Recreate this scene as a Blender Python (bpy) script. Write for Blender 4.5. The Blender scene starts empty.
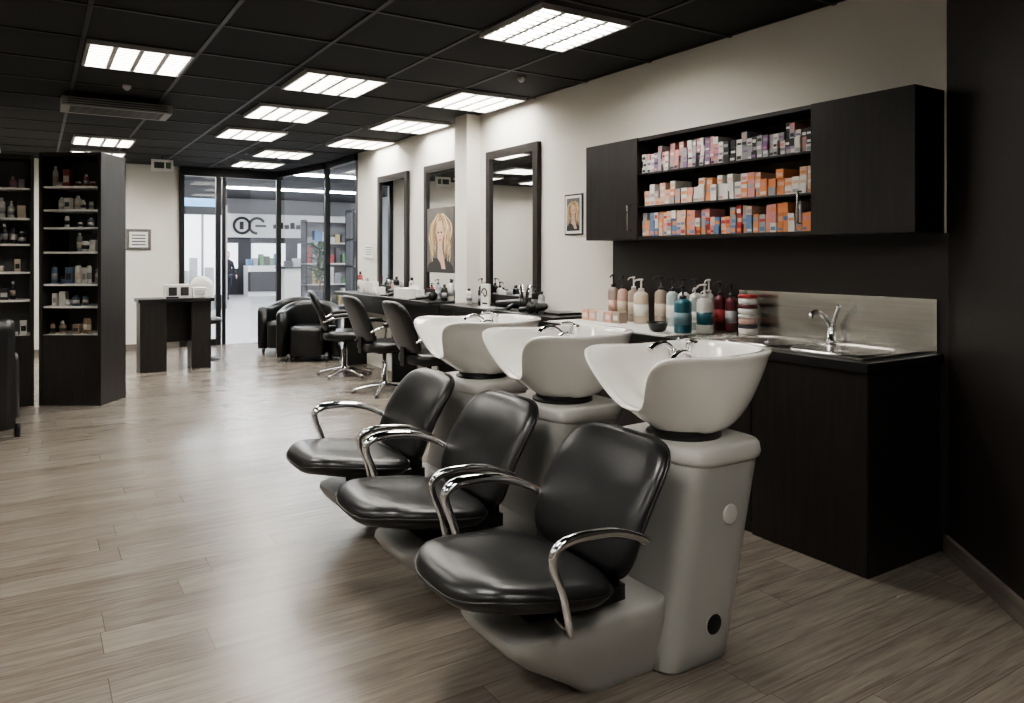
import bpy, math, random
from mathutils import Matrix, Vector
random.seed(7)
PI=math.pi
# ------------------------------------------------------------------ materials
def mat(name,col,rough=.5,metal=0,emit=None,es=1.0,coat=0,spec=None,noise=None,bump=None):
    m=bpy.data.materials.new(name); m.use_nodes=True
    nt=m.node_tree; b=nt.nodes['Principled BSDF']
    b.inputs['Base Color'].default_value=(*col,1); b.inputs['Roughness'].default_value=rough
    b.inputs['Metallic'].default_value=metal
    if spec is not None: b.inputs['Specular IOR Level'].default_value=spec
    if coat: b.inputs['Coat Weight'].default_value=coat; b.inputs['Coat Roughness'].default_value=.08
    if emit: b.inputs['Emission Color'].default_value=(*emit,1); b.inputs['Emission Strength'].default_value=es
    if noise or bump:
        tc=nt.nodes.new('ShaderNodeTexCoord'); mp=nt.nodes.new('ShaderNodeMapping')
        nt.links.new(tc.outputs['Object'],mp.inputs['Vector'])
        n=nt.nodes.new('ShaderNodeTexNoise'); nt.links.new(mp.outputs[0],n.inputs['Vector'])
        if noise:
            sc,amt=noise; mp.inputs['Scale'].default_value=sc; n.inputs['Scale'].default_value=1; n.inputs['Detail'].default_value=6
            r=nt.nodes.new('ShaderNodeValToRGB'); nt.links.new(n.outputs['Fac'],r.inputs[0])
            r.color_ramp.elements[0].position=.3; r.color_ramp.elements[1].position=.7
            r.color_ramp.elements[0].color=(*[c*(1-amt) for c in col],1)
            r.color_ramp.elements[1].color=(*[min(1,c*(1+amt)) for c in col],1)
            nt.links.new(r.outputs[0],b.inputs['Base Color'])
        if bump:
            if not noise: n.inputs['Scale'].default_value=bump[0]; n.inputs['Detail'].default_value=4
            bp=nt.nodes.new('ShaderNodeBump'); bp.inputs['Strength'].default_value=bump[1]; bp.inputs['Distance'].default_value=.002
            nt.links.new(n.outputs['Fac'],bp.inputs['Height']); nt.links.new(bp.outputs[0],b.inputs['Normal'])
    return m
M={}
M['white']=mat('wall_paint_warm_white',(.69,.665,.61),.75,bump=(120,.15))
M['dark']=mat('wall_paint_dark_brown',(.021,.0165,.015),.5,bump=(60,.3))
M['ceil']=mat('ceiling_tile_black',(.009,.009,.0095),.85,bump=(200,.4))
M['tbar']=mat('ceiling_tbar',(.013,.013,.014),.5)
M['ac']=mat('ac_grille_grey',(.24,.24,.23),.5)
M['shelfback']=mat('display_back_grey',(.13,.13,.13),.5)
M['blackwood']=mat('black_ash_laminate',(.0165,.0138,.013),.38,noise=((40,40,3),.35))
M['black']=mat('black_satin',(.011,.011,.011),.33)
M['leather']=mat('black_leather',(.0105,.0105,.011),.29,bump=(250,.2))
M['chrome']=mat('chrome',(.75,.75,.76),.08,1)
M['steel']=mat('brushed_steel',(.52,.51,.48),.26,1,noise=((90,1.5,90),.08))
M['ceramic']=mat('basin_ceramic',(.88,.865,.82),.10,coat=.6)
M['grey']=mat('unit_grey_plastic',(.33,.325,.305),.42,bump=(300,.08))
M['greyl']=mat('unit_grey_collar',(.50,.49,.465),.4)
M['mirror']=mat('mirror_silver',(.85,.87,.87),.02,1)
M['base']=mat('baseboard_greywood',(.14,.12,.105),.5,noise=((3,3,40),.3))
M['wt']=mat('white_laminate',(.74,.73,.70),.3)
M['mallfl']=mat('mall_floor_tile',(.60,.60,.61),.25)
M['mallw']=mat('mall_wall',(.70,.70,.72),.6)
M['mallg']=mat('mall_wall_grey',(.26,.26,.27),.6)
M['malld']=mat('mall_dark',(.03,.03,.035),.5)
M['mallc']=mat('mall_ceiling_grey',(.035,.035,.04),.7)
M['lightwhite']=mat('white_louver',(.42,.41,.39),.4)
M['lamp']=mat('troffer_diffuser',(1,1,1),.5,emit=(1,.965,.90),es=18)
M['mlamp']=mat('mall_lamp',(1,1,1),.5,emit=(.95,.97,1),es=24)
M['mallglow']=mat('mall_lightbox',(.7,.72,.75),.5,emit=(.88,.93,1),es=.7)
M['blueglow']=mat('blue_lightbox',(.1,.3,.6),.5,emit=(.35,.6,.9),es=.5)
M['skin']=mat('skin',(.60,.40,.30),.5)
M['hair']=mat('blond_hair',(.42,.29,.15),.5,noise=((60,60,14),.45))
M['hair2']=mat('blond_hair_light',(.70,.55,.36),.5)
M['hair3']=mat('blond_hair_dark',(.20,.12,.06),.5)
M['cloth']=mat('dark_cloth',(.02,.02,.025),.8)
M['jeans']=mat('denim',(.03,.035,.05),.8)
M['red']=mat('red_plastic',(.35,.02,.02),.35)
M['leaf']=mat('leaf_green',(.05,.10,.045),.5,noise=((8,8,8),.5))
M['poster']=mat('poster_grey',(.13,.12,.115),.6,noise=((1,2,2),.3))
M['lip']=mat('print_lip',(.38,.12,.10),.5)
M['ink']=mat('print_ink',(.03,.03,.03),.6)
def glassmat():
    m=bpy.data.materials.new('storefront_glass'); m.use_nodes=True; nt=m.node_tree
    nt.nodes.clear(); o=nt.nodes.new('ShaderNodeOutputMaterial'); t=nt.nodes.new('ShaderNodeBsdfTransparent')
    t.inputs[0].default_value=(.86,.89,.89,1)
    g=nt.nodes.new('ShaderNodeBsdfGlossy'); g.inputs['Roughness'].default_value=.02
    x=nt.nodes.new('ShaderNodeMixShader'); f=nt.nodes.new('ShaderNodeLayerWeight')
    p=nt.nodes.new('ShaderNodeMath'); p.operation='POWER'; p.inputs[1].default_value=4; nt.links.new(f.outputs['Facing'],p.inputs[0])
    q=nt.nodes.new('ShaderNodeMath'); q.operation='MULTIPLY_ADD'; q.inputs[1].default_value=.7; q.inputs[2].default_value=.08; nt.links.new(p.outputs[0],q.inputs[0])
    nt.links.new(q.outputs[0],x.inputs[0]); nt.links.new(t.outputs[0],x.inputs[1]); nt.links.new(g.outputs[0],x.inputs[2]); nt.links.new(x.outputs[0],o.inputs[0])
    return m
M['glass']=glassmat()
def floormat():
    m=bpy.data.materials.new('grey_oak_planks'); m.use_nodes=True; nt=m.node_tree; L=nt.links.new
    b=nt.nodes['Principled BSDF']; tc=nt.nodes.new('ShaderNodeTexCoord')
    def mth(op,a,v=None,v2=None):
        n=nt.nodes.new('ShaderNodeMath'); n.operation=op; L(a,n.inputs[0])
        if v is not None:
            if isinstance(v,(int,float)): n.inputs[1].default_value=v
            else: L(v,n.inputs[1])
        if v2 is not None:
            if isinstance(v2,(int,float)): n.inputs[2].default_value=v2
            else: L(v2,n.inputs[2])
        return n.outputs[0]
    sx=nt.nodes.new('ShaderNodeSeparateXYZ'); L(tc.outputs['Object'],sx.inputs[0])
    W,HH=1.28,.17
    row=mth('FLOOR',mth('DIVIDE',sx.outputs['Y'],HH))
    rnd=mth('FRACT',mth('MULTIPLY',mth('SINE',mth('MULTIPLY',row,12.9898)),437.58))
    xs=mth('MULTIPLY_ADD',rnd,W,sx.outputs['X'])
    cb=nt.nodes.new('ShaderNodeCombineXYZ'); L(xs,cb.inputs[0]); L(sx.outputs['Y'],cb.inputs[1])
    br=nt.nodes.new('ShaderNodeTexBrick'); L(cb.outputs[0],br.inputs['Vector'])
    br.inputs['Scale'].default_value=1; br.inputs['Brick Width'].default_value=W; br.inputs['Row Height'].default_value=HH
    br.inputs['Mortar Size'].default_value=.0011; br.inputs['Mortar Smooth'].default_value=.1; br.offset=0
    br.inputs['Color1'].default_value=(.0,.0,.0,1); br.inputs['Color2'].default_value=(1,1,1,1); br.inputs['Mortar'].default_value=(.5,.5,.5,1)
    sep=nt.nodes.new('ShaderNodeVectorMath'); sep.operation='MULTIPLY_ADD'
    L(br.outputs['Color'],sep.inputs[0]); sep.inputs[1].default_value=(7,3,9); L(cb.outputs[0],sep.inputs[2])
    def nz(scale,det,dist,rg=.6):
        mp=nt.nodes.new('ShaderNodeMapping'); mp.inputs['Scale'].default_value=scale; L(sep.outputs[0],mp.inputs['Vector'])
        n=nt.nodes.new('ShaderNodeTexNoise'); n.inputs['Scale'].default_value=1; n.inputs['Detail'].default_value=det; n.inputs['Roughness'].default_value=rg; n.inputs['Distortion'].default_value=dist
        L(mp.outputs[0],n.inputs['Vector']); return n.outputs['Fac']
    n1=nz((3.0,60,1),8,.7,.7); n2=nz((1.1,9,1),4,2.2)
    s=mth('MULTIPLY_ADD',n1,.68,-.10); s=mth('MULTIPLY_ADD',n2,.36,s); s=mth('MULTIPLY_ADD',br.outputs['Color'],.13,s)
    r=nt.nodes.new('ShaderNodeValToRGB'); L(s,r.inputs[0])
    e=r.color_ramp.elements; e[0].position=.22; e[0].color=(.088,.074,.062,1); e[1].position=.85; e[1].color=(.31,.28,.243,1)
    mid=e.new(.48); mid.color=(.188,.163,.138,1)
    mx=nt.nodes.new('ShaderNodeMix'); mx.data_type='RGBA'; L(br.outputs['Fac'],mx.inputs['Factor']); L(r.outputs[0],mx.inputs['A']); mx.inputs['B'].default_value=(.075,.062,.052,1)
    L(mx.outputs['Result'],b.inputs['Base Color'])
    L(mth('MULTIPLY_ADD',n1,.12,.19),b.inputs['Roughness']); b.inputs['Specular IOR Level'].default_value=.55
    bp=nt.nodes.new('ShaderNodeBump'); bp.inputs['Strength'].default_value=.10; bp.inputs['Distance'].default_value=.001; L(n1,bp.inputs['Height']); L(bp.outputs[0],b.inputs['Normal'])
    return m
M['floor']=floormat()
_cc={}
def C(r,g,b,rough=.4):
    k=(r,g,b)
    if k not in _cc: _cc[k]=mat('pack_%d_%d_%d'%(r*100,g*100,b*100),(r,g,b),rough)
    return _cc[k]
# ------------------------------------------------------------------ mesh builder
def ring(cx,cy,a,b,n,z,N=40):
    o=[]
    for i in range(N):
        t=2*PI*i/N; c,s=math.cos(t),math.sin(t)
        o.append((cx+a*math.copysign(abs(c)**(2/n),c),cy+b*math.copysign(abs(s)**(2/n),s),z))
    return o
class MB:
    def __init__(s): s.v=[];s.f=[];s.mi=[];s.sm=[];s.mats=[];s.M=Matrix()
    def m(s,mt):
        if isinstance(mt,str): mt=M[mt]
        if mt not in s.mats: s.mats.append(mt)
        return s.mats.index(mt)
    def add(s,vs,fs,mt,smooth=False):
        o=len(s.v); s.v+=[tuple(s.M@Vector(p)) for p in vs]; k=s.m(mt)
        for f in fs: s.f.append([i+o for i in f]); s.mi.append(k); s.sm.append(smooth)
    def box(s,x0,x1,y0,y1,z0,z1,mt):
        vs=[(x,y,z) for x in(x0,x1) for y in(y0,y1) for z in(z0,z1)]
        s.add(vs,[(0,1,3,2),(4,6,7,5),(0,4,5,1),(2,3,7,6),(0,2,6,4),(1,5,7,3)],mt)
    def loft(s,rings,mt,caps=(True,True),smooth=True,closed=False):
        N=len(rings[0]); vs=[p for r in rings for p in r]; fs=[]
        R=len(rings)
        for j in range(R if closed else R-1):
            for i in range(N):
                k=(i+1)%N; j2=(j+1)%R
                fs.append((j*N+i,j*N+k,j2*N+k,j2*N+i))
        if not closed:
            if caps[0]: fs.append(tuple(reversed(range(N))))
            if caps[1]: fs.append(tuple((R-1)*N+i for i in range(N)))
        s.add(vs,fs,mt,smooth)
    def lathe(s,cx,cy,prof,mt,N=20,smooth=True):
        s.loft([ring(cx,cy,max(r,1e-4),max(r,1e-4),2,z,N) for r,z in prof],mt,smooth=smooth)
    def sweep(s,pts,r,mt,N=10,sub=6,closed=False,flat=1.0,up=(0,0,1)):
        P=[Vector(p) for p in pts]
        if sub>1 and len(P)>2:
            Q=[];n=len(P)
            for i in range(n if closed else n-1):
                g=lambda k:P[k%n] if closed else P[max(0,min(n-1,k))]
                a,b,c,d=g(i-1),g(i),g(i+1),g(i+2)
                for k in range(sub):
                    t=k/sub
                    Q.append(.5*((2*b)+(c-a)*t+(2*a-5*b+4*c-d)*t*t+(-a+3*b-3*c+d)*t**3))
            if not closed: Q.append(P[-1])
            P=Q
        rings=[];n=len(P); last=None
        for i in range(n):
            t=(P[(i+1)%n]-P[i-1]) if closed else (P[min(n-1,i+1)]-P[max(0,i-1)])
            t.normalize()
            if last is None:
                u=Vector(up)
                if abs(t.dot(u))>.95: u=Vector((1,0,0))
            else: u=last
            u=(u-t*u.dot(t)).normalized(); last=u; w=t.cross(u)
            rr=r(i/(n-1)) if callable(r) else r
            rings.append([tuple(P[i]+u*rr*math.cos(2*PI*k/N)+w*rr*flat*math.sin(2*PI*k/N)) for k in range(N)])
        s.loft(rings,mt,closed=closed)
    def obj(s,name,bevel=0,loc=(0,0,0),sub=0,recalc=True):
        me=bpy.data.meshes.new(name); me.from_pydata(s.v,[],s.f); 
        for mt in s.mats: me.materials.append(mt)
        me.polygons.foreach_set('material_index',s.mi); me.polygons.foreach_set('use_smooth',s.sm)
        import bmesh
        if recalc:
            bm=bmesh.new(); bm.from_mesh(me); bmesh.ops.recalc_face_normals(bm,faces=bm.faces); bm.to_mesh(me); bm.free()
        me.update()
        o=bpy.data.objects.new(name,me); bpy.context.collection.objects.link(o); o.location=loc
        if bevel:
            md=o.modifiers.new('bevel','BEVEL'); md.width=bevel; md.segments=2; md.limit_method='ANGLE'; md.angle_limit=math.radians(50)
        return o
def copy(o,name,loc,rz=0):
    c=o.copy(); c.name=name; c.location=loc; c.rotation_euler=(0,0,rz); bpy.context.collection.objects.link(c); return c
def boxobj(name,x0,x1,y0,y1,z0,z1,mt,bevel=0):
    b=MB(); b.box(x0,x1,y0,y1,z0,z1,mt); return b.obj(name,bevel)
def seg(name,p,q,z0,z1,th,mt,side=1):
    p=Vector((*p,0));q=Vector((*q,0)); d=(q-p); L=d.length; d.normalize(); n=Vector((-d.y,d.x,0))*th*side
    b=MB(); vs=[]
    for z in(z0,z1):
        for w in (p,q,q+n,p+n): vs.append((w.x,w.y,z))
    b.add(vs,[(0,1,2,3),(4,7,6,5),(0,4,5,1),(1,5,6,2),(2,6,7,3),(3,7,4,0)],mt); return b.obj(name)
def pane(name,p,q,z0,z1):
    b=MB(); b.add([(*p,z0),(*q,z0),(*q,z1),(*p,z1)],[(0,1,2,3)],'glass'); return b.obj(name,recalc=False)
H=2.65
# ------------------------------------------------------------------ shell
boxobj('floor',-4,3.62,-3.5,11.95,-.1,0,'floor')
boxobj('ceiling',-4,3.62,-3.5,12.0,H,H+.1,'ceil')
boxobj('wall_right',3.5,3.62,1.83,9.2,0,H,'white')
seg('wall_corner',(3.5,1.83),(2.15,.27),0,H,.12,'dark',side=1)
boxobj('wall_side',2.15,2.27,-3.5,.27,0,H,'dark')
boxobj('wall_left',-4.12,-4,-3.5,12.07,0,H,'white')
boxobj('wall_rear',-4.12,2.27,-3.62,-3.5,0,H,'white')
boxobj('wall_back',-4,1.80,11.95,12.07,0,H,'white')
boxobj('trim_pilaster',3.36,3.5,6.07,6.30,0,H,'white')
seg('baseboard_corner',(3.49,1.82),(2.15,.27),0,.085,.02,'base',side=-1)
boxobj('baseboard_right',3.485,3.5,4.2,6.07,0,.08,'base')
boxobj('baseboard_back',-4,1.80,11.93,11.95,0,.08,'base')
g=MB()
x=.57-.3225-.645*7
while x<3.5:
    g.box(x-.012,x+.012,-3.5,11.9,H-.006,H-.0005,'tbar'); x+=.645
y=5.5-.345-.69*12
while y<11.9:
    g.box(-4,3.5,y-.012,y+.012,H-.0068,H-.0005,'tbar'); y+=.69
g.obj('trim_ceiling_grid')
# ceiling lights (louvre troffers)
L=MB(); a,b_=.292,.312
L.box(-a,a,-b_,b_,-.008,-.002,'lightwhite'); L.box(-a+.008,a-.008,-b_+.008,b_-.008,-.0095,-.0085,'lamp')
for s in(-1,1):
    L.box(s*a-.009,s*a+.009,-b_-.009,b_+.009,-.03,-.001,'lightwhite')
    L.box(-a,a,s*b_-.009,s*b_+.009,-.03,-.001,'lightwhite')
for i in range(1,4):
    xx=-a+2*a*i/4; L.box(xx-.014,xx+.014,-b_,b_,-.028,-.012,'lightwhite')
for i in range(1,9):
    yy=-b_+2*b_*i/9; L.box(-a,a,yy-.008,yy+.008,-.026,-.013,'lightwhite')
pos=[(.57,5.5),(1.9,5.5),(2.5,3.5),(3.12,5.5),(1.93,6.88),(3.15,6.88),(1.95,8.26),(3.17,8.26),(2.67,9.66),(2.67,10.95),(.66,9.66),(.68,10.95),(-.65,11),
     (.57,2.2),(1.25,.2),(-.9,3.5),(-.9,.5),(-2.2,5.5),(-2.2,8.3),(.5,-1.6),(-2.2,2)]
l0=L.obj('ceiling_light',loc=(*pos[0],H))
for i,p in enumerate(pos[1:]): copy(l0,'ceiling_light.%03d'%(i+1),(*p,H))
# ------------------------------------------------------------------ storefront
F=MB()
def post(x,y,w=.05,z1=2.6): F.box(x-w/2,x+w/2,y-w/2,y+w/2,0,z1,'black')
for x in(1.83,2.34,3.24): post(x,11.95,.07)
post(2.42,11.95,.05)
F.box(1.8,3.3,11.9,12.0,2.52,H,'black')
F.box(1.85,2.34,11.93,11.97,0,.09,'black')
F.obj('window_frame_front')
F=MB(); post(3.5,10.4,.07); post(3.53,9.235,.07); F.box(3.46,3.56,9.2,10.4,2.56,H,'black'); F.box(3.47,3.53,9.2,10.4,0,.09,'black')
F.obj('window_frame_side')
seg('trim_storefront_head',(3.5,10.4),(3.26,11.95),2.56,H,.06,'black')
pane('window_1',(1.87,11.95),(2.30,11.95),.09,2.52)
pane('window_2',(3.5,9.27),(3.5,10.365),.09,2.56)
pane('window_3',(3.49,10.44),(3.27,11.91),.05,2.56)
pane('door_1',(3.2,12.0),(3.0,12.75),.02,2.5)
# ------------------------------------------------------------------ mall
mf=MB(); mf.box(-3,3.62,11.95,29,-.1,-.002,'mallfl'); mf.box(3.62,14,5,29,-.1,-.002,'mallfl'); mf.obj('floor_mall')
boxobj('ceiling_mall',-3,14,12.1,29,3.3,3.4,'mallc')
boxobj('ceiling_mall_side',3.7,14,5,12.1,3.3,3.4,'mallc')
boxobj('wall_mall_far',-3,14,27,27.1,0,3.3,'mallg')
boxobj('wall_mall_left',-3.1,-3,12.07,27,0,3.3,'mallw')
boxobj('wall_mall_right',13,13.1,5,27,0,3.3,'mallg')
mm=MB()
for y in(14.0,18,22.5): mm.box(-1,12,y-.1,y+.1,3.26,3.3,'mlamp')
mm.box(6,6.3,6,12,3.26,3.3,'mlamp')
mm.obj('mall_ceiling_light')
def goods(s,x0,x1,y0,y1,z,hmin,hmax,wmin,wmax,cols,axis='x'):
    t=x0 if axis=='x' else y0; e=x1 if axis=='x' else y1
    while t<e-wmax:
        w=random.uniform(wmin,wmax); h=random.uniform(hmin,hmax); c=random.choice(cols)
        if axis=='x': s.box(t,t+w,y0,y1,z,z+h,c)
        else: s.box(x0,x1,t,t+w,z,z+h,c)
        t+=w+random.uniform(.005,.06)
gc=[C(.5,.1,.1),C(.1,.2,.4),C(.6,.6,.6),C(.1,.1,.1),C(.5,.4,.2),C(.15,.3,.15),C(.35,.35,.38),C(.7,.68,.65)]
s=MB()   # lit shop window on the left
s.box(2.2,4.0,19.9,20,0.35,2.35,'mallglow'); s.box(2.1,2.2,19.8,20.1,0,2.6,'mallg'); s.box(4.0,4.1,19.8,20.1,0,2.6,'mallg')
s.box(2.1,4.1,19.85,20.05,2.36,3.2,'malld'); s.box(2.3,3.9,19.83,19.86,2.55,2.75,'blueglow'); s.box(2.2,4.0,19.9,20,0,.35,'mallg')
for xx in(2.85,3.5): s.box(xx,xx+.05,19.86,19.9,.35,2.35,'mallg')
goods(s,2.25,3.95,19.5,19.7,.0,.5,1.3,.1,.25,[C(.4,.4,.42),C(.2,.2,.22),C(.7,.68,.65),C(.35,.35,.38)])
s.obj('mall_shop_window')
s=MB()   # white fascia shop with round emblem
s.box(4.4,9.6,26.5,26.7,1.95,2.75,'mallw'); s.box(4.4,9.6,26.7,26.95,0,1.95,'malld')
s.sweep([(5.95+.26*math.cos(t*PI/6),26.45,2.35+.26*math.sin(t*PI/6)) for t in range(12)],.045,'ink',6,2,True)
s.sweep([(6.45+.26*math.cos(t*PI/6),26.45,2.35+.26*math.sin(t*PI/6)) for t in range(1,10)],.045,'ink',6,2)
s.box(5.88,6.0,26.43,26.5,2.22,2.48,'ink'); s.box(6.4,6.75,26.43,26.5,2.31,2.38,'ink')
for k in range(7): s.box(7.0+k*.2,7.0+k*.2+.13,26.44,26.5,2.26,2.40+.08*(k%2),'ink')
for x in(4.7,6.3,7.9): s.box(x,x+1.1,26.4,26.65,.9,1.75,'mallglow')
for x in(5.9,7.5): s.box(x,x+1.2,25.4,26,0,1.0,'mallw'); s.box(x,x+1.2,25.35,25.4,.15,.8,'malld'); goods(s,x,x+1.15,25.5,25.7,1.0,.1,.4,.08,.2,gc)
s.obj('mall_shopfront')
s=MB(); s.box(6.2,7.4,22.2,22.8,0,.95,'wt'); s.box(6.1,7.5,22.1,22.9,.95,1.0,'malld'); goods(s,6.25,7.3,22.3,22.5,1.0,.15,.35,.1,.25,gc)
s.obj('mall_kiosk')
def plant(name,x,y,h,pot,n=90,spread=.45):
    b=MB(); b.lathe(0,0,[(pot*.7,0),(pot,.3*h),(pot*1.05,.3*h+.02),(pot*.9,.3*h+.02)],'malld')
    b.sweep([(0,0,.3*h),(.02,0,.5*h),(0,0,.75*h)],.02,'hair3',6)
    for i in range(n):
        z0=random.uniform(.42,.85)*h; an=random.uniform(0,2*PI); r=random.uniform(.1,1)*spread*h*.5; el=random.uniform(-.1,.25)*h*.5
        tip=Vector((math.cos(an)*r,math.sin(an)*r,z0+el)); mid=Vector((tip.x*.6,tip.y*.6,z0+el*.9)); w=.03*h; pr=Vector((-math.sin(an),math.cos(an),0))*w
        b.add([(0,0,z0-.02),tuple(mid-pr),tuple(tip),tuple(mid+pr)],[(0,1,2,3)],'leaf')
    return b.obj(name,loc=(x,y,0))
plant('potted_plant',5.35,16.4,1.8,.26)
s=MB(); s.box(7.0,7.2,13,17,.5,2.6,'mallglow'); s.box(6.98,7.22,12.9,17.1,2.6,2.9,'malld'); s.box(6.95,7.25,12.9,17.1,0,.5,'malld')
goods(s,6.9,6.99,13,17,.5,.8,1.9,.3,.5,gc,'y')
s.obj('mall_display_wall')
def rack(name,x0,x1,y0,y1):
    s=MB(); s.box(x0,x1,y1-.04,y1,0,2.2,'mallg')
    for xx in(x0,x1-.04): s.box(xx,xx+.04,y0,y1,0,2.2,'malld')
    for z in(.12,.65,1.15,1.65,2.18): s.box(x0,x1,y0,y1,z-.03,z,'wt')
    for z in(.12,.65,1.15,1.65): goods(s,x0+.05,x1-.05,y0+.03,y0+.2,z,.12,.42,.06,.2,gc)
    s.obj(name)
rack('mall_merchandise_rack',5.5,6.7,17.9,18.3); rack('mall_merchandise_rack.001',5.0,6.3,13.4,13.8); rack('mall_merchandise_rack.002',4.65,5.5,11.9,12.25)
s=MB(); s.lathe(0,0,[(.3,0),(.3,3.3)],'mallw',N=32); s.obj('mall_column',loc=(9.5,17,0))
def person(x,y,sc,rz):
    e=bpy.data.objects.new('person_walking',None); bpy.context.collection.objects.link(e)
    def skin(nm,V,E,R,mt,root=0):
        me=bpy.data.meshes.new(nm); me.from_pydata(V,E,[]); me.materials.append(M[mt]); o=bpy.data.objects.new(nm,me); bpy.context.collection.objects.link(o)
        md=o.modifiers.new('skin','SKIN'); md.use_smooth_shade=True
        for i,r in enumerate(R):
            sv=me.skin_vertices[0].data[i]; sv.radius=r if isinstance(r,tuple) else (r,r); sv.use_root=(i==root)
        sb=o.modifiers.new('s','SUBSURF'); sb.levels=2; sb.render_levels=2; o.parent=e; return o
    V=[(0,0,.92),(0,0,1.08),(0,0,1.28),(0,0,1.42),(0,0,1.50),
       (-.17,0,1.38),(-.23,.05,1.12),(-.24,-.08,.90),(.17,0,1.38),(.23,-.03,1.12),(.24,-.16,.93)]
    skin('coat',V,[(0,1),(1,2),(2,3),(3,4),(3,5),(5,6),(6,7),(3,8),(8,9),(9,10)],[(.17,.12),(.14,.10),(.17,.11),(.12,.09),.055,.06,.048,.038,.06,.048,.038],'cloth')
    V=[(0,0,.93),(-.09,0,.88),(-.10,-.12,.50),(-.10,-.05,.09),(-.10,-.2,.04),(.09,0,.88),(.10,.04,.50),(.10,.22,.12),(.10,.1,.04)]
    skin('trousers',V,[(0,1),(1,2),(2,3),(3,4),(0,5),(5,6),(6,7),(7,8)],[.12,.09,.062,.042,.035,.09,.062,.042,.035],'jeans')
    b=MB(); b.loft([ring(0,-.01,r*.9,r*1.05,2.2,z,16) for r,z in((.02,1.50),(.052,1.53),(.07,1.57),(.083,1.63),(.085,1.68),(.075,1.73),(.04,1.765))],'skin')
    b.lathe(0,0,[(.05,1.46),(.048,1.54)],'skin',12)
    b.loft([ring(0,.02,r,r*1.15,2.2,z,16) for r,z in((.06,1.56),(.088,1.62),(.095,1.69),(.085,1.75),(.04,1.785))],'cloth')
    b.sweep([(0,-.09,1.66),(0,-.115,1.635),(0,-.09,1.625)],.012,'skin',8)
    for sx,yy,z in((-1,-.09,.86),(1,-.17,.89)):
        b.sweep([(sx*.245,yy,z+.04),(sx*.247,yy-.01,z),(sx*.247,yy-.02,z-.04)],.026,'skin',8,flat=.5)
        for k in range(4): b.sweep([(sx*.247,yy-.035+.018*k,z-.03),(sx*.25,yy-.035+.018*k,z-.075),(sx*.24,yy-.035+.018*k,z-.10)],.008,'skin',6)
        b.sweep([(sx*.24,yy-.03,z+.0),(sx*.225,yy-.055,z-.03),(sx*.225,yy-.06,z-.055)],.009,'skin',6)
    o=b.obj('head_and_hands'); o.parent=e
    b=MB(); b.box(-.3,-.22,-.02,.2,.62,.88,'red'); o=b.obj('shopping_bag',.01); o.parent=e
    e.location=(x,y,0); e.scale=(sc,)*3; e.rotation_euler=(0,0,rz)
person(4.85,23.4,.82,.3)
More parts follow.
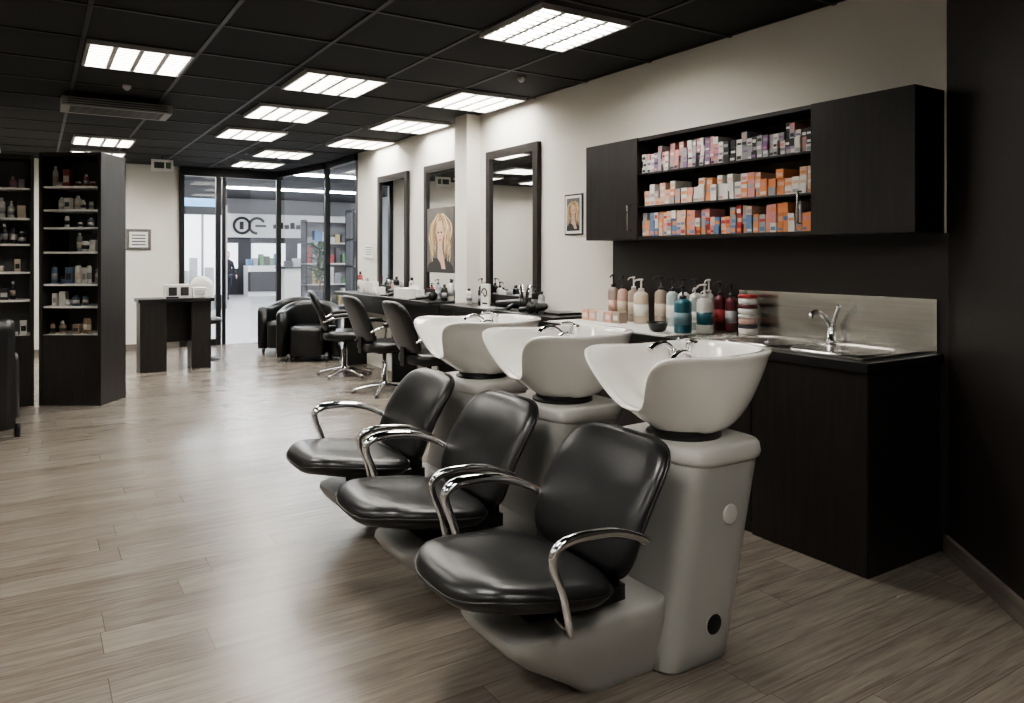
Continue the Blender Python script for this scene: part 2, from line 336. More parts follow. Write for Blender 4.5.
# ------------------------------------------------------------------ shampoo unit (faces -x), local origin at floor x=1.7
def shampoo():
    b=MB(); b.M=Matrix.Translation((-1.7,0,0))
    rs=[]
    for k in range(9):
        t=k/8; rs.append(ring(1.845+.15*t,0,.155+.025*t,.22-.007*t,5.5,.0+.655*t,56))
    rs.insert(0,ring(1.845,0,.147,.212,5.5,0,56)); rs[1]=ring(1.846,0,.155,.22,5.5,.01,56)
    b.loft(rs,'grey')
    b.loft([ring(2.0,0,.188*k,.222*k,4.8,z,56) for k,z in((.96,.640),(1.0,.648),(1.02,.662),(1.0,.692),(.96,.703),(.9,.706))],'greyl')
    b.M=Matrix.Translation((1.985-1.7,-.212,.475))@Matrix.Rotation(PI/2,4,'X'); b.lathe(0,0,[(.034,0),(.034,.007),(.030,.010)],'greyl')
    b.M=Matrix.Translation((1.905-1.7,-.213,.125))@Matrix.Rotation(PI/2,4,'X'); b.lathe(0,0,[(.034,0),(.034,.0085)],'black'); b.sweep([(.035*math.cos(i*PI/8),.035*math.sin(i*PI/8),.006) for i in range(16)],.003,'grey',6,2,True)
    b.M=Matrix.Translation((-1.7,0,0))
    prof=[(0,1.42,.15),(.03,1.38,.155),(.08,1.30,.165),(.13,1.22,.18),(.175,1.165,.19),(.212,1.14,.195),(.232,1.145,.192),(.240,1.17,.18)]
    b.loft([ring((x0+1.76)/2,0,(1.76-x0)/2,w,6,z,40) for z,x0,w in prof],'grey')
    b.box(1.26,1.5,-.08,.08,.24,.33,'black')
    b.lathe(1.985,0,[(.135,.704),(.135,.714),(.12,.72),(.12,.735)],'black',36)
    N=80
    def rim(i,inner):
        t=2*PI*i/N; c,s=math.cos(t),math.sin(t); n=3.0
        a,bb=(.28,.208) if inner else (.31,.238)
        x=a*math.copysign(abs(c)**(2/n),c); y=bb*math.copysign(abs(s)**(2/n),s)
        f=max(0,min(1,(-x-.0)/.24)); f=f*f*(3-2*f)
        d=math.exp(-(abs(y)/.150)**3.0)*f
        y*=(1-.03*f)
        x-= f*.08*(1-d)
        x+= d*.06
        z=1.0-.185*d+.022*f*(1-d)+.006*max(0,x/.3)
        return x,y,z,f
    def bring(s,inner,dz=0,push=0):
        R=[]
        for i in range(N):
            x,y,z,f=rim(i,inner); t=2*PI*i/N
            zb=.765 if inner else .725; rb=.05 if inner else .105
            bx,by=rb*math.cos(t),rb*math.sin(t)
            p=.42+.55*f; q=s**p; 
            if inner: q=s**(p*.8)
            zz=zb+(z-zb)*s
            R.append((1.985+bx+(x-bx)*q+push*math.cos(t),by+(y-by)*q+push*math.sin(t),zz+dz))
        return R
    rs=[bring(k,False) for k in(0,.02,.06,.12,.2,.3,.42,.55,.7,.84,.95)]
    rs+= [bring(.985,False,0,.004),bring(1,False,.004,.002),bring(1,False,.008,-.006),bring(1,True,.008,.006),bring(1,True,.003,0)]
    rs+= [bring(k,True) for k in(.93,.82,.66,.5,.34,.2,.1,.04,0)]
    b.loft(rs,'ceramic',caps=(True,True))
    b.lathe(1.98,0,[(.028,.764),(.028,.770),(.02,.772)],'chrome')
    b.lathe(2.13,.10,[(.026,.92),(.026,.94),(.02,.945),(.02,.99),(.024,.995),(.024,1.02),(.01,1.025)],'chrome')
    b.sweep([(2.13,.10,1.02),(2.09,.085,1.035),(2.03,.07,1.035)],.007,'chrome',8)
    b.sweep([(2.13,.10,.97),(2.07,.09,.985),(2.02,.08,.97),(2.0,.075,.94)],.011,'chrome',10)
    b.lathe(2.10,.17,[(.018,.93),(.018,.98),(.014,.99)],'chrome')
    b.sweep([(2.10,.17,.98),(2.05,.165,1.01),(1.99,.155,1.005),(1.96,.15,.99)],.012,'chrome',10)
    def cush(a,bb,n,prof,fn,mt,NN=64):
        o=ring(0,0,a,bb,n,0,NN); b.loft([[fn(p[0]*k,p[1]*k,dz) for p in o] for k,dz in prof],mt)
    def sf(x,y,dz):
        tp=1+.13*(x/.26); dip=.012*math.exp(-(x*x+y*y)/.02)
        return (1.235+x,y*tp, .374+dz-.035*(x/.26)-.03*max(0,(-x-.14)/.12)**2-(dip if dz>.03 else 0))
    cush(.262,.28,3.1,[(.5,-.05),(.8,-.04),(.92,-.026),(.985,-.004),(1,.008),(1,.016),(.985,.026),(.95,.036),(.85,.045),(.65,.048),(.35,.047),(.05,.046)],sf,'leather')
    b.sweep([sf(p[0]*1.003,p[1]*1.003,.011) for p in ring(0,0,.262,.28,3.1,0,40)],.0045,'black',6,1,True)
    def bf(v,y,dz):
        t=(v+.205)/.41; cx=1.52+.21*t-.035*math.sin(PI*t); cz=.358+.382*t
        cur=.9*(y*y)
        wd=1.04+.05*math.cos((t-.5)*PI)
        return (cx-cur*.45-dz*.88, y*wd, cz+dz*.45)
    cush(.212,.242,5.4,[(.5,-.03),(.85,-.028),(.96,-.02),(1,-.005),(1,.006),(.97,.018),(.9,.026),(.75,.030),(.45,.030),(.05,.029)],bf,'leather')
    b.sweep([bf(p[0]*1.003,p[1]*1.003,0) for p in ring(0,0,.212,.242,5.4,0,48)],.0045,'black',6,1,True)
    for s in(-1,1):
        b.sweep([(1.28,s*.20,.29),(1.26,s*.28,.295),(1.24,s*.310,.325),(1.215,s*.315,.42),(1.18,s*.315,.515),(1.195,s*.315,.555),(1.26,s*.315,.570),(1.39,s*.312,.560),(1.49,s*.30,.525),(1.56,s*.27,.485),(1.58,s*.22,.485)],
                lambda t:.0115+.004*math.exp(-((t-.6)/.15)**2),'chrome',12,8,flat=1.4,up=(1,0,0))
    b.box(1.53,1.58,-.12,-.08,.26,.5,'black'); b.box(1.53,1.58,.08,.12,.26,.5,'black')
    b.box(1.34,1.58,-.15,.15,.26,.31,'black')
    return b
su=shampoo().obj('shampoo_chair_unit',.002,loc=(1.7,1.97,0))
copy(su,'shampoo_chair_unit.001',(1.715,2.73,0)); copy(su,'shampoo_chair_unit.002',(1.735,3.49,0))
# ------------------------------------------------------------------ base cabinet + counter
b=MB()
b.box(2.945,3.485,1.87,4.17,0,.86,'blackwood')
ys=[1.85,2.45,3.03,3.6,4.17]
for i in range(4): b.box(2.925,2.944,ys[i]+.003,ys[i+1]-.003,.06 if i else 0.003,.855,'blackwood'); 
for i in range(1,4):
    yy=ys[i]+.05; b.sweep([(2.925,yy,.66),(2.9,yy,.66),(2.9,yy,.8),(2.925,yy,.8)],.005,'steel',8,1)
b.box(2.93,3.485,1.85,1.868,0,.86,'blackwood')
b.box(2.90,3.485,1.835,4.19,.86,.90,'black')
b.box(2.93,3.485,3.05,4.17,.9,.906,'wt')
b.obj('base_cabinet',.002)
b=MB()
zt=.9005
b.box(2.96,3.47,1.90,2.96,zt,zt+.004,'steel')
for (cx,cy,a,bb) in((3.2,2.14,.19,.19),(3.2,2.56,.19,.18)):
    b.loft([ring(cx,cy,a*k,bb*k,4,z,40) for k,z in((1.08,zt+.006),(1.06,zt+.012),(1.0,zt+.011),(.97,zt+.0055),(.8,zt+.0045),(.1,zt+.0042))],'steel',caps=(False,True))
    b.lathe(cx,cy,[(.03,zt+.004),(.03,zt+.007),(.02,zt+.0072)],'chrome')
for i in range(5): b.box(3.06+i*.06,3.07+i*.06,2.77,2.92,zt+.004,zt+.007,'steel')
b.box(2.96,3.47,2.955,2.965,zt,zt+.01,'steel'); b.box(2.955,2.963,1.90,2.96,zt,zt+.012,'steel'); b.box(2.96,3.47,1.895,1.905,zt,zt+.012,'steel')
b.obj('kitchen_sink',.001)
b=MB(); zz=.905
b.lathe(0,0,[(.03,zz),(.03,zz+.01),(.022,zz+.015),(.022,zz+.09),(.02,zz+.1)],'chrome')
b.sweep([(0,0,zz+.07),(-.05,0,zz+.13),(-.12,0,zz+.16),(-.16,0,zz+.15),(-.165,0,zz+.13)],.013,'chrome')
b.sweep([(0,0,zz+.095),(.0,-.02,zz+.13),(-.03,-.06,zz+.19)],.011,'chrome')
b.obj('sink_faucet',loc=(3.42,2.36,0))
boxobj('steel_backsplash',3.474,3.4845,1.86,3.0,.902,1.148,'steel',.001)
boxobj('trim_backsplash_panel',3.486,3.4995,1.812,4.15,0,1.45,'dark')
# wall cabinet
b=MB(); X0,X1=3.26,3.5; Z0,Z1=1.45,2.10
b.box(X0+.02,X1,1.84,2.36,Z0,Z1,'blackwood'); b.box(X0+.02,X1,3.65,4.17,Z0,Z1,'blackwood')
b.box(X0,X0+.019,1.84,2.366,Z0,Z1,'blackwood'); b.box(X0,X0+.019,3.644,4.17,Z0,Z1,'blackwood')
b.box(X0+.01,X1,2.36,3.65,Z1-.022,Z1,'blackwood'); b.box(X0+.01,X1,2.36,3.65,Z0,Z0+.02,'blackwood')
b.box(X1-.012,X1,2.36,3.65,Z0,Z1,'blackwood')
for z in(1.663,1.872): b.box(X0+.015,X1,2.36,3.65,z-.012,z,'blackwood')
for y in(2.42,3.70): b.sweep([(X0,y,Z0+.06),(X0-.03,y,Z0+.06),(X0-.03,y,Z0+.22),(X0,y,Z0+.22)],.006,'steel',8,1)
b.obj('wall_cabinet',.0015)
b=MB()
wh=C(.62,.6,.57);bk=C(.03,.03,.035);og=C(.62,.24,.10);pk=C(.6,.32,.24);bl=C(.12,.2,.34);gy=C(.3,.3,.31);pe=C(.60,.40,.30);rd=C(.40,.05,.05);vi=C(.22,.13,.26);ro=C(.55,.25,.24)
def stack(z,zmax,pal,hb,wb,dep):
    y=2.385
    while y<3.62:
        w=wb*random.uniform(.85,1.15); zt2=z; x=X0+.03+random.uniform(0,.015)
        n=random.choice((3,3,4)) if hb<.046 else random.choice((2,2,3,3))
        c=random.choice(pal)
        for k in range(n):
            h=hb*random.uniform(.93,1.05)
            if zt2+h>zmax: break
            if random.random()<.35: c=random.choice(pal)
            dx=random.uniform(0,.012)
            b.box(x+dx,x+dx+dep,y,y+w-.003,zt2,zt2+h,c)
            lab=random.choice(pal)
            if lab is not c: b.box(x+dx-.0008,x+dx,y+.004,y+w-.007,zt2+h*.2,zt2+h*random.uniform(.45,.7),lab)
            zt2+=h+.0005
        y+=w
stack(1.872,2.06,[wh,wh,gy,gy,bk,bk,ro,vi],.040,.036,.12)
stack(1.663,1.85,[og,pe,ro,wh,wh,wh,pe,gy],.046,.045,.14)
stack(1.47,1.65,[og,og,pe,ro,bl,wh,gy,rd],.050,.038,.13)
b.obj('hair_dye_boxes')
LBL=[wh]
def bottle(b,x,y,z,r,h,col,cap='black',pump=True,rz=0):
    hb=h*(.72 if pump else .85)
    b.lathe(x,y,[(r*.92,z),(r,z+.006),(r,z+hb*.86),(r*.9,z+hb*.93),(r*.45,z+hb*.99),(r*.38,z+hb)],col,18)
    if pump:
        b.lathe(x,y,[(r*.42,z+hb),(r*.42,z+hb+.018),(r*.14,z+hb+.02),(r*.14,z+h-.012),(r*.28,z+h-.012),(r*.28,z+h)],cap,12)
        b.sweep([(x,y,z+h-.006),(x+math.cos(rz)*r*.9,y+math.sin(rz)*r*.9,z+h-.008),(x+math.cos(rz)*r*1.3,y+math.sin(rz)*r*1.3,z+h-.022)],r*.12,cap,6,3)
    else: b.lathe(x,y,[(r*.5,z+hb),(r*.5,z+h),(r*.45,z+h)],cap,12)
    b.lathe(x,y,[(r*1.01,z+hb*.25),(r*1.01,z+hb*.6)],LBL[0],18)
b=MB()
beige=C(.5,.42,.33);taupe=C(.3,.23,.19);teal=C(.02,.10,.13);burg=C(.09,.012,.02);pinkb=C(.5,.33,.27)
Z=.9065
for x,y,r,h,c,cp,l in[
 (3.38,4.02,.036,.31,taupe,bk,pinkb),(3.38,3.92,.036,.30,pinkb,bk,beige),(3.38,3.81,.038,.30,taupe,wh,beige),(3.32,3.67,.048,.29,beige,wh,wh),
 (3.38,3.55,.040,.31,taupe,bk,beige),(3.38,3.45,.038,.30,C(.35,.4,.4),bk,wh),(3.38,3.35,.038,.30,wh,bk,C(.2,.3,.3)),
 (3.38,3.25,.038,.30,wh,bk,gy),(3.40,3.165,.036,.30,C(.4,.4,.38),wh,wh),(3.40,3.08,.034,.29,burg,bk,rd),(3.41,3.004,.034,.28,burg,bk,gy),
 (3.32,3.20,.034,.25,C(.25,.28,.28),wh,wh),(3.31,3.09,.034,.24,wh,wh,burg),
 (3.12,3.10,.050,.27,teal,bk,C(.12,.2,.22)),(3.21,3.02,.045,.28,wh,wh,teal)]:
    LBL[0]=l; bottle(b,x,y,Z,r,h,c,cp,True,PI+random.uniform(-.5,.5))
b.obj('shampoo_bottles')
b=MB()
for i in range(4):
    z0=.9055+i*.056
    b.lathe(0,0,[(.048,z0),(.052,z0+.006),(.052,z0+.036)],wh if i!=1 else C(.55,.35,.32),28); b.lathe(0,0,[(.055,z0+.036),(.055,z0+.052),(.050,z0+.0555)],(bk,wh,burg,rd)[i],28)
b.obj('cosmetic_tub_stack',loc=(3.385,2.86,0))
b=MB()
for i,(yy,c) in enumerate(((4.08,pk),(4.0,pe),(3.92,wh),(3.84,pk),(3.76,taupe))): b.box(3.18,3.25,yy-.035,yy+.035,Z,Z+.07,c); b.box(3.1785,3.18,yy-.02,yy+.02,Z+.02,Z+.05,wh)
b.obj('product_boxes',.001)
b=MB(); b.lathe(0,0,[(.03,Z),(.045,Z+.01),(.06,Z+.05),(.063,Z+.055),(.058,Z+.05),(.04,Z+.014),(.001,Z+.012)],'black',28); b.obj('tint_bowl',loc=(3.05,3.23,0))
# ------------------------------------------------------------------ mirrors, posters
def mirror(name,y0,y1,z0=.93,z1=2.28):
    b=MB(); x=3.5; w=.07
    b.box(x-.04,x,y0,y0+w,z0,z1,'blackwood'); b.box(x-.04,x,y1-w,y1,z0,z1,'blackwood'); b.box(x-.04,x,y0+w,y1-w,z1-w,z1,'blackwood'); b.box(x-.04,x,y0+w,y1-w,z0,z0+w,'blackwood')
    b.box(x-.02,x-.001,y0+w,y1-w,z0+w,z1-w,'mirror'); return b.obj(name,.002)
mirror('wall_mirror',5.07,5.90); mirror('wall_mirror.001',6.36,7.19); mirror('wall_mirror.002',7.62,8.46)
def portrait(name,x,yc,zc,w,h,border,frame):
    """flat print facing -x. picture-left = +y ; coords in units of h"""
    b=MB(); k=h; st=[0]; Z_=1.18
    def cl(px,pz): return (yc-max(-w/2/k,min(w/2/k,px*Z_))*k, zc+max(-.5,min(.5,(pz-.05)*Z_+.02))*k)
    def poly(pts,mt):
        st[0]+=1; d=.0150+st[0]*.00002
        b.add([(x-d,*cl(px,pz)) for px,pz in pts],[tuple(range(len(pts)))],mt)
    def strip(path,wd,mt):
        st[0]+=1; d=.0150+st[0]*.00002; vs=[]
        for i,(px,pz) in enumerate(path):
            t=i/(len(path)-1); ww=wd*(.35+.65*math.sin(PI*min(.95,t+.08)))
            for q in(-1,1): vs.append((x-d,*cl(px+q*ww,pz)))
        b.add(vs,[(2*i,2*i+1,2*i+3,2*i+2) for i in range(len(path)-1)],mt)
    def ell(cx,cz,a,c,mt,n=24): poly([(cx+a*math.cos(2*PI*i/n),cz+c*math.sin(2*PI*i/n)) for i in range(n)],mt)
    if frame: b.box(x-.010,x,yc-w/2-border-.012,yc+w/2+border+.012,zc-h/2-border-.012,zc+h/2+border+.012,frame)
    if border: b.box(x-.0125,x,yc-w/2-border,yc+w/2+border,zc-h/2-border,zc+h/2+border,'wt')
    b.box(x-.0145,x-.0005,yc-w/2,yc+w/2,zc-h/2,zc+h/2,'poster')
    R=random.Random(3)
    ell(.02,.17,.20,.22,'hair3')
    poly([(-.40,-.5),(-.34,-.30),(-.18,-.20),(.2,-.20),(.36,-.30),(.46,-.5)],'ink')
    for i in range(60):
        sd=-1 if i%2 else 1; u=R.random()
        x0=sd*R.uniform(.01,.10)+.01; z0=.38-.03*u; sp=R.uniform(.12,.29); ln=R.uniform(.38,.62); ph=R.uniform(0,6); am=R.uniform(.012,.035)
        path=[]
        for j in range(15):
            t=j/14; path.append((.01+(x0-.01)*(1-t)+sd*sp*math.sin(min(1,t*1.9)*PI/2)+am*math.sin(ph+t*9)*t, z0-ln*t+.02*math.sin(PI*t)))
        strip(path,R.uniform(.007,.018),R.choice(['hair','hair2','hair','hair3']))
    poly([(-.055,.0),(.075,.0),(.085,-.20),(.02,-.26),(-.06,-.20)],'skin')
    poly([(.012+.105*math.cos(t)*(1-.22*max(0,-math.sin(t))),.13+.16*math.sin(t)) for t in [2*PI*i/28 for i in range(28)]],'skin')
    for i in range(18):
        sd=1 if i%3 else -1; a0=R.uniform(0,.03)
        strip([(.0+a0,.33),(sd*.06+a0,.30-.01*i/16),(sd*(.10+.01*R.random()),.20),(sd*(.125+.02*R.random()),.08)],.012,R.choice(['hair','hair2','hair3']))
    for sx in(-1,1):
        ell(.01+sx*.045,.135,.026,.013,'ink',12); strip([(.01+sx*.02,.165),(.01+sx*.05,.178),(.01+sx*.08,.165)],.007,'hair3')
    strip([(.02,.13),(.028,.085),(.012,.075)],.005,'hair'); ell(.014,.035,.036,.014,'lip',14)
    strip([(-.08,.03),(-.06,.0),(.01,-.03),(.07,-.0),(.09,.03)],.006,'hair')
    poly([(.06,-.34),(-.01,-.18),(-.04,-.08),(-.02,-.06),(.02,-.10),(.05,-.07),(.08,-.08),(.10,-.13),(.17,-.34)],'skin')
    for q in range(3): strip([(-.02+q*.03,-.07),(-.0+q*.03,-.12),(.02+q*.03,-.16)],.0025,'hair3')
    return b.obj(name,recalc=False)
portrait('portrait_poster',3.482,6.83,1.50,.60,.66,0,None)
portrait('framed_portrait',3.5,4.62,1.66,.16,.25,.02,'ink')
b=MB(); 
for k in range(4): b.box(-.002,.0,-.10,.10,.0+k*.03,.0+k*.03+.008,'ink')
b.box(-.0,.012,-.13,.13,-.04,.14,'wt'); b.obj('wall_notice',loc=(3.487,9.0-.2,1.35)) 
# ------------------------------------------------------------------ styling shelf
b=MB(); b.box(3.08,3.485,4.3,6.06,.87,.91,'black'); b.box(3.08,3.485,6.31,8.9,.87,.91,'black')
for y in(4.32,6.0,6.33,7.4,8.85): b.box(3.2,3.485,y,y+.03,.0,.87,'black')
b.box(3.2,3.485,4.35,6.0,.7,.87,'black'); b.box(3.2,3.485,6.36,8.85,.7,.87,'black')
b.obj('styling_shelf',.003)
b=MB(); zs=.9105
b.box(3.16,3.175,5.33,5.47,zs,zs+.2,'wt')
b.sweep([(3.158,5.40+.05*math.cos(t*.6)*(1-t/14),zs+.12+.05*math.sin(t*.6)*(1-t/14)) for t in range(12)],.006,'ink',6,3)
b.box(3.157,3.16,5.36,5.44,zs+.03,zs+.045,'ink'); b.box(3.12,3.22,5.33,5.47,zs,zs+.006,'wt')
b.obj('sign_card',.001)
def dryer(name,x,y,z,rz):
    b=MB(); b.M=Matrix.Rotation(rz,4,'Z')
    b.sweep([(-.09,0,.045),(-.04,0,.045),(.05,0,.045),(.12,0,.045)],lambda t:.045-.02*t,'black',14,4); b.sweep([(-.03,0,.04),(-.02,.07,.03),(-.01,.15,.02)],.018,'black',10)
    b.lathe(-.0,0,[(.01,0),(.01,.04)],'black'); b.sweep([(-.01,.15,.02),(.05,.2,.01),(.1,.15,.008),(.05,.1,.006)],.005,'black',6)
    return b.obj(name,loc=(x,y,z))
dryer('hair_dryer',3.22,4.72,zs,.4); dryer('hair_dryer.001',3.25,6.6,zs,1.4); dryer('hair_dryer.002',3.3,7.5,zs,2); dryer('hair_dryer.003',3.25,5.15,zs,2.4)
b=MB()
for i,(x,y,r,h,c) in enumerate([(3.38,4.98,.03,.2,'black'),(3.3,5.7,.03,.17,'black'),(3.41,5.8,.03,.2,wh),(3.4,7.35,.03,.2,wh),(3.36,7.28,.025,.14,rd),(3.4,6.45,.03,.2,wh),(3.3,8.6,.03,.2,wh),(3.35,8.72,.03,.24,rd),(3.36,8.5,.03,.16,'black'),
   (3.4,4.92,.026,.15,gy),(3.41,5.88,.03,.23,'black'),(3.3,6.4,.028,.16,'black'),(3.41,6.75,.028,.2,gy),(3.4,7.75,.03,.2,'black'),(3.4,7.83,.028,.17,pk),(3.3,5.92,.028,.14,wh)]):
    LBL[0]=gy; bottle(b,x,y,zs,r,h,c,'black',i%2==0,PI)
for y in(6.9,7.0,7.9,8.1,8.25,8.4): b.box(3.25,3.33,y,y+.08,zs,zs+random.uniform(.08,.14),'wt')
b.box(3.15,3.3,6.95,7.25,zs,zs+.1,'wt')
b.box(3.2,3.42,4.42,4.6,zs,zs+.015,'black'); b.lathe(3.3,5.02,[(.035,zs),(.04,zs+.1),(.036,zs+.1)],'black')
for k in range(5): b.sweep([(3.3+.01*k-.02,5.02,zs+.05),(3.3+.03*(k-2),5.02+.02*(k%3-1),zs+.2)],.008,'black' if k%2 else 'chrome',6,1)
b.obj('styling_products')
# ------------------------------------------------------------------ styling chairs
def stylechair():
    b=MB()
    for k in range(5):
        a=k*2*PI/5+.3; c,s=math.cos(a),math.sin(a)
        b.sweep([(0,0,.075),(c*.15,s*.15,.06),(c*.3,s*.3,.025)],lambda t:.022-.008*t,'chrome',8,4)
        b.lathe(c*.3,s*.3,[(.022,0),(.022,.012),(.012,.02)],'black',12)
    b.lathe(0,0,[(.05,.05),(.05,.1),(.028,.11),(.028,.3),(.02,.31),(.02,.40)],'chrome')
    b.box(-.1,.1,-.1,.1,.39,.42,'black')
    o=ring(0,0,.24,.26,3.2,0,40)
    b.loft([[(p[0]*k,p[1]*k,z) for p in o] for k,z in((.6,.41),(.95,.42),(1,.44),(1,.475),(.95,.50),(.7,.51),(.1,.508))],'leather')
    o=ring(0,0,.235,.24,4,0,40)
    def bf(v,y,d): t=(v+.235)/.47; return(-.2-.18*t+.6*y*y+d, y*(1-.04*t), .50+.46*t)
    b.loft([[bf(p[0]*k,p[1]*k,d) for p in o] for k,d in((.6,-.03),(.93,-.028),(1,-.012),(1,.012),(.93,.026),(.6,.03),(.1,.03))],'leather')
    b.box(-.26,-.1,-.04,.04,.40,.56,'black')
    for s in(-1,1):
        b.sweep([(.1,s*.2,.42),(.12,s*.28,.45),(.14,s*.285,.58),(.12,s*.285,.66),(0,s*.285,.68),(-.14,s*.28,.66),(-.24,s*.24,.62)],.012,'chrome',10)
        b.sweep([(.09,s*.285,.682),(0,s*.285,.695),(-.13,s*.28,.682)],.022,'black',10,5,flat=.8)
    return b
sc=stylechair().obj('styling_chair',loc=(2.94,8.13,0)); sc.rotation_euler=(0,0,-.3)
copy(sc,'styling_chair.001',(2.92,6.95,0),0); copy(sc,'styling_chair.002',(2.92,5.95,0),0)
def tub():
    b=MB()
    b.loft([ring(.02,0,.27*k,.22*k,5,z) for k,z in((.95,.08),(1,.1),(1,.38),(.97,.43),(.8,.45),(.1,.45))],'leather')
    rs=[]
    for i in range(25):
        t=math.radians(62+ (360-124)*i/24); c,s=math.cos(t),math.sin(t)
        top=.62+.12*max(0,-c)
        px,py=.33*math.copysign(abs(c)**.75,c),.34*math.copysign(abs(s)**.75,s); w=.06
        r=[]
        for (u,z) in((1,.06),(1.0,top-.05),(.8,top),(.2,top+.01),(-.2,top+.01),(-.8,top),(-1,top-.05),(-1,.06)): r.append((px+c*w*u,py+s*w*u,z))
        rs.append(r)
    b.loft(rs,'leather')
    for x in(-.25,.25):
        for y in(-.25,.25): b.lathe(x,y,[(.02,0),(.025,.07)],'black',10)
    return b
t0=tub().obj('tub_armchair',loc=(3.0,9.62,0)); t0.rotation_euler=(0,0,-2.0)
copy(t0,'tub_armchair.001',(3.0,10.5,0),-2.4)
# ------------------------------------------------------------------ desk at the left
b=MB(); b.box(1.0,1.82,9.5,9.95,.80,.84,'black'); b.box(1.02,1.30,9.52,9.9,0,.80,'blackwood'); b.box(1.58,1.80,9.6,9.9,0,.80,'blackwood'); b.box(1.3,1.58,9.86,9.9,.3,.8,'blackwood')
b.obj('manicure_desk',.003)
b=MB(); b.box(1.30,1.58,9.6,9.85,.8405,1.0,'wt'); b.box(1.33,1.42,9.595,9.6,.87,.97,'ink'); b.box(1.46,1.55,9.595,9.6,.87,.97,'ink'); b.box(1.3,1.44,9.59,9.6,.8405,.86,'ink')
b.box(1.60,1.76,9.62,9.8,.8405,.96,'wt'); b.box(1.62,1.74,9.615,9.62,.87,.93,'greyl')
b.obj('desk_printer',.008)
b=MB(); b.lathe(0,0,[(.2,0),(.2,.015),(.03,.03),(.03,.45),(.04,.46)],'black'); b.loft([ring(0,0,.2*k,.2*k,3,z) for k,z in((.6,.46),(1,.48),(1,.52),(.9,.54),(.1,.54))],'black')
b.loft([[(p[0]*k*.9,.19+d-.4*p[0]*p[0],.86+p[1]*k) for p in ring(0,0,.17,.21,2.6,0)] for k,d in((.7,-.02),(1,-.01),(1,.01),(.7,.02))],'wt'); b.box(-.03,.03,.14,.2,.48,.68,'black')
b.obj('desk_chair',loc=(1.86,10.35,0))
b=MB(); b.box(1.10,1.42,11.935,11.95,1.42,1.72,'steel'); b.box(1.14,1.38,11.93,11.935,1.46,1.68,'wt')
for k in range(4): b.box(1.17,1.35,11.928,11.93,1.49+k*.045,1.505+k*.045,'ink')
b.obj('wall_plaque')
b=MB(); b.box(-.13,.13,-.02,.02,-.2,-.05,'wt'); b.box(-.1,.02,-.022,-.02,-.165,-.085,'ink'); b.box(.04,.1,-.022,-.02,-.165,-.085,'leaf'); b.lathe(0,0,[(.01,-.05),(.01,0)],'black'); b.obj('exit_sign',.004,loc=(1.42,10.8,H))
b=MB(); b.box(-.40,.40,-.20,.20,-.12,-.05,'ac'); b.box(-.3,.3,-.15,.15,-.05,-.007,'black')
for i in range(3): b.box(-.36,.36,-.206,-.2,-.108+i*.018,-.100+i*.018,'black')
for i in range(6): b.box(-.34,.34,-.16+i*.055,-.14+i*.055,-.125,-.12,'black')
b.obj('ceiling_air_diffuser',.003,loc=(.58,7.05,H))
b=MB(); b.lathe(0,0,[(.03,0),(.03,-.02),(.018,-.035),(.01,-.04)],'greyl'); o=b.obj('smoke_detector',loc=(3.0,4.6,H)); copy(o,'smoke_detector.001',(.6,6.45,H))
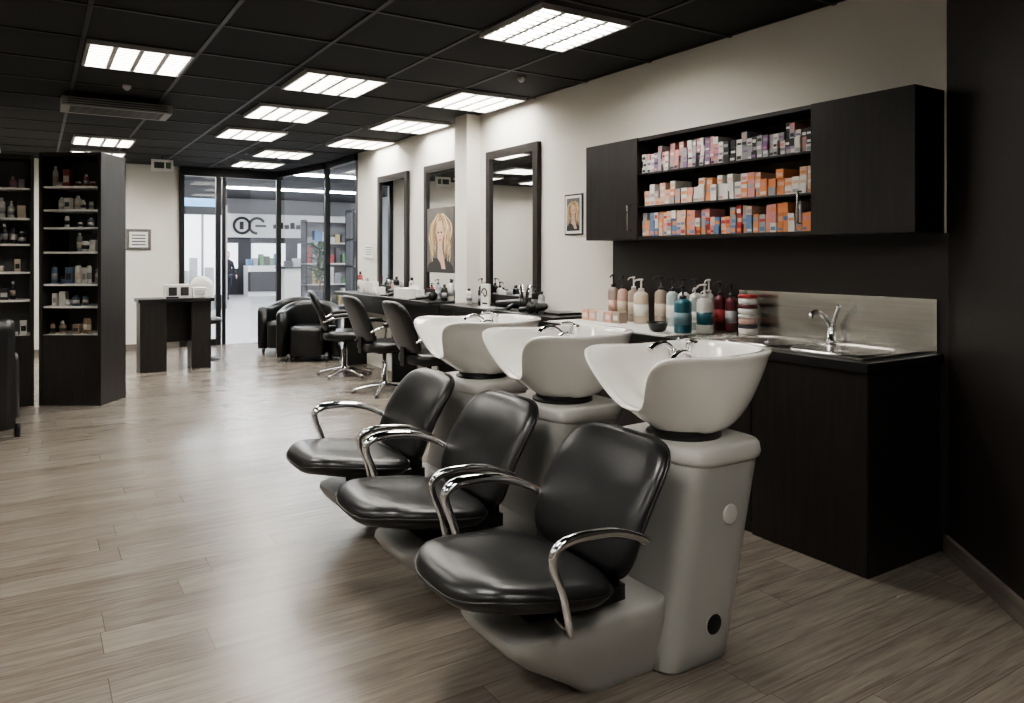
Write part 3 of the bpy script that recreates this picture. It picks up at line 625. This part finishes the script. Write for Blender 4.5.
# ------------------------------------------------------------------ left product displays
def display(name,px,py,ang,W,D,zs_,back,base=.63,top=2.27,cols=None):
    b=MB(); b.M=Matrix.Translation((px,py,0))@Matrix.Rotation(ang,4,'Z')
    b.box(0,.03,0,D,0,top,'blackwood'); b.box(W-.03,W,0,D,0,top,'blackwood'); b.box(0,W,D-.02,D,0,top,'blackwood')
    b.box(.03,W-.03,D-.024,D-.02,base,top,back)
    b.box(.03,W-.03,.01,D,0,base,'blackwood'); b.box(.03,W-.03,0,D,top-.03,top,'blackwood')
    for z in zs_: b.box(.03,W-.03,.02,D-.03,z-.018,z,'wt')
    b.box(.03,W-.03,.01,D-.03,base,base+.004,'wt')
    b.obj(name,.002)
    p=MB(); p.M=Matrix.Translation((px,py,0))@Matrix.Rotation(ang,4,'Z'); allz=[base+.004]+list(zs_)+[top-.03]
    for q,z in enumerate(allz[:-1]):
        gap=allz[q+1]-z-.02; hm=min(.2,gap*.92)
        x=.055; col=random.choice(cols)
        while x<W-.10:
            r=random.uniform(.018,.032); h=hm*random.uniform(.5,1); u=random.random()
            if random.random()<.4: col=random.choice(cols)
            LBL[0]=random.choice([wh,gy,bk,beige]); yy=.08+random.uniform(0,.08)
            if u<.55: bottle(p,x+r,yy,z+.0005,r,h,col,random.choice(['black',wh,wh]),random.random()<.2,-PI/2)
            elif u<.72: p.box(x,x+2*r,yy-r,yy+r,z+.0005,z+h*.8,col); p.box(x+.006,x+2*r-.006,yy-r-.001,yy-r,z+h*.2,z+h*.5,LBL[0])
            elif u<.84: p.lathe(x+r,yy,[(r,z+.0005),(r*1.05,z+h*.3)],col,16); p.lathe(x+r,yy,[(r*1.08,z+h*.3),(r*1.08,z+h*.42),(r,z+h*.43)],random.choice(['black',wh]),16)
            x+=2*r+random.uniform(.004,.02)
    p.obj(name.replace('shelf','products'))
cl=[C(.05,.05,.05),C(.3,.28,.26),C(.5,.48,.45),C(.55,.54,.52),C(.25,.06,.06),C(.1,.14,.2),C(.3,.22,.15),wh,wh,C(.2,.25,.24)]
display('display_shelf',.035,7.97,math.radians(-33.4),.563,.42,[.89,1.09,1.38,1.6,1.76,1.97],'shelfback',cols=cl)
display('display_shelf.001',-.62,8.0,0,.62,.35,[.95,1.2,1.45,1.68,1.95],'shelfback',top=2.24,cols=[rd,C(.45,.2,.2),wh,wh,gy,C(.3,.1,.15),bk,beige,C(.55,.54,.52)])
c2=copy(t0,'tub_armchair.002',(-.40,6.9,0),.2); c2.scale=(1,1,1.4)
# ------------------------------------------------------------------ camera, world
cam=bpy.data.cameras.new('camera'); co=bpy.data.objects.new('camera',cam); bpy.context.collection.objects.link(co)
co.location=(0,0,1.35); co.rotation_euler=(PI/2,0,-math.radians(32.4)); cam.sensor_width=36; cam.lens=36*753/1024; cam.shift_y=-(351.5-255)/1024
bpy.context.scene.camera=co
w=bpy.data.worlds.new('world'); bpy.context.scene.world=w; w.use_nodes=True; w.node_tree.nodes['Background'].inputs[0].default_value=(.6,.65,.7,1); w.node_tree.nodes['Background'].inputs[1].default_value=.3
vs=bpy.context.scene.view_settings; vs.view_transform='AgX'; vs.look='AgX - Medium High Contrast'; vs.exposure=1.32
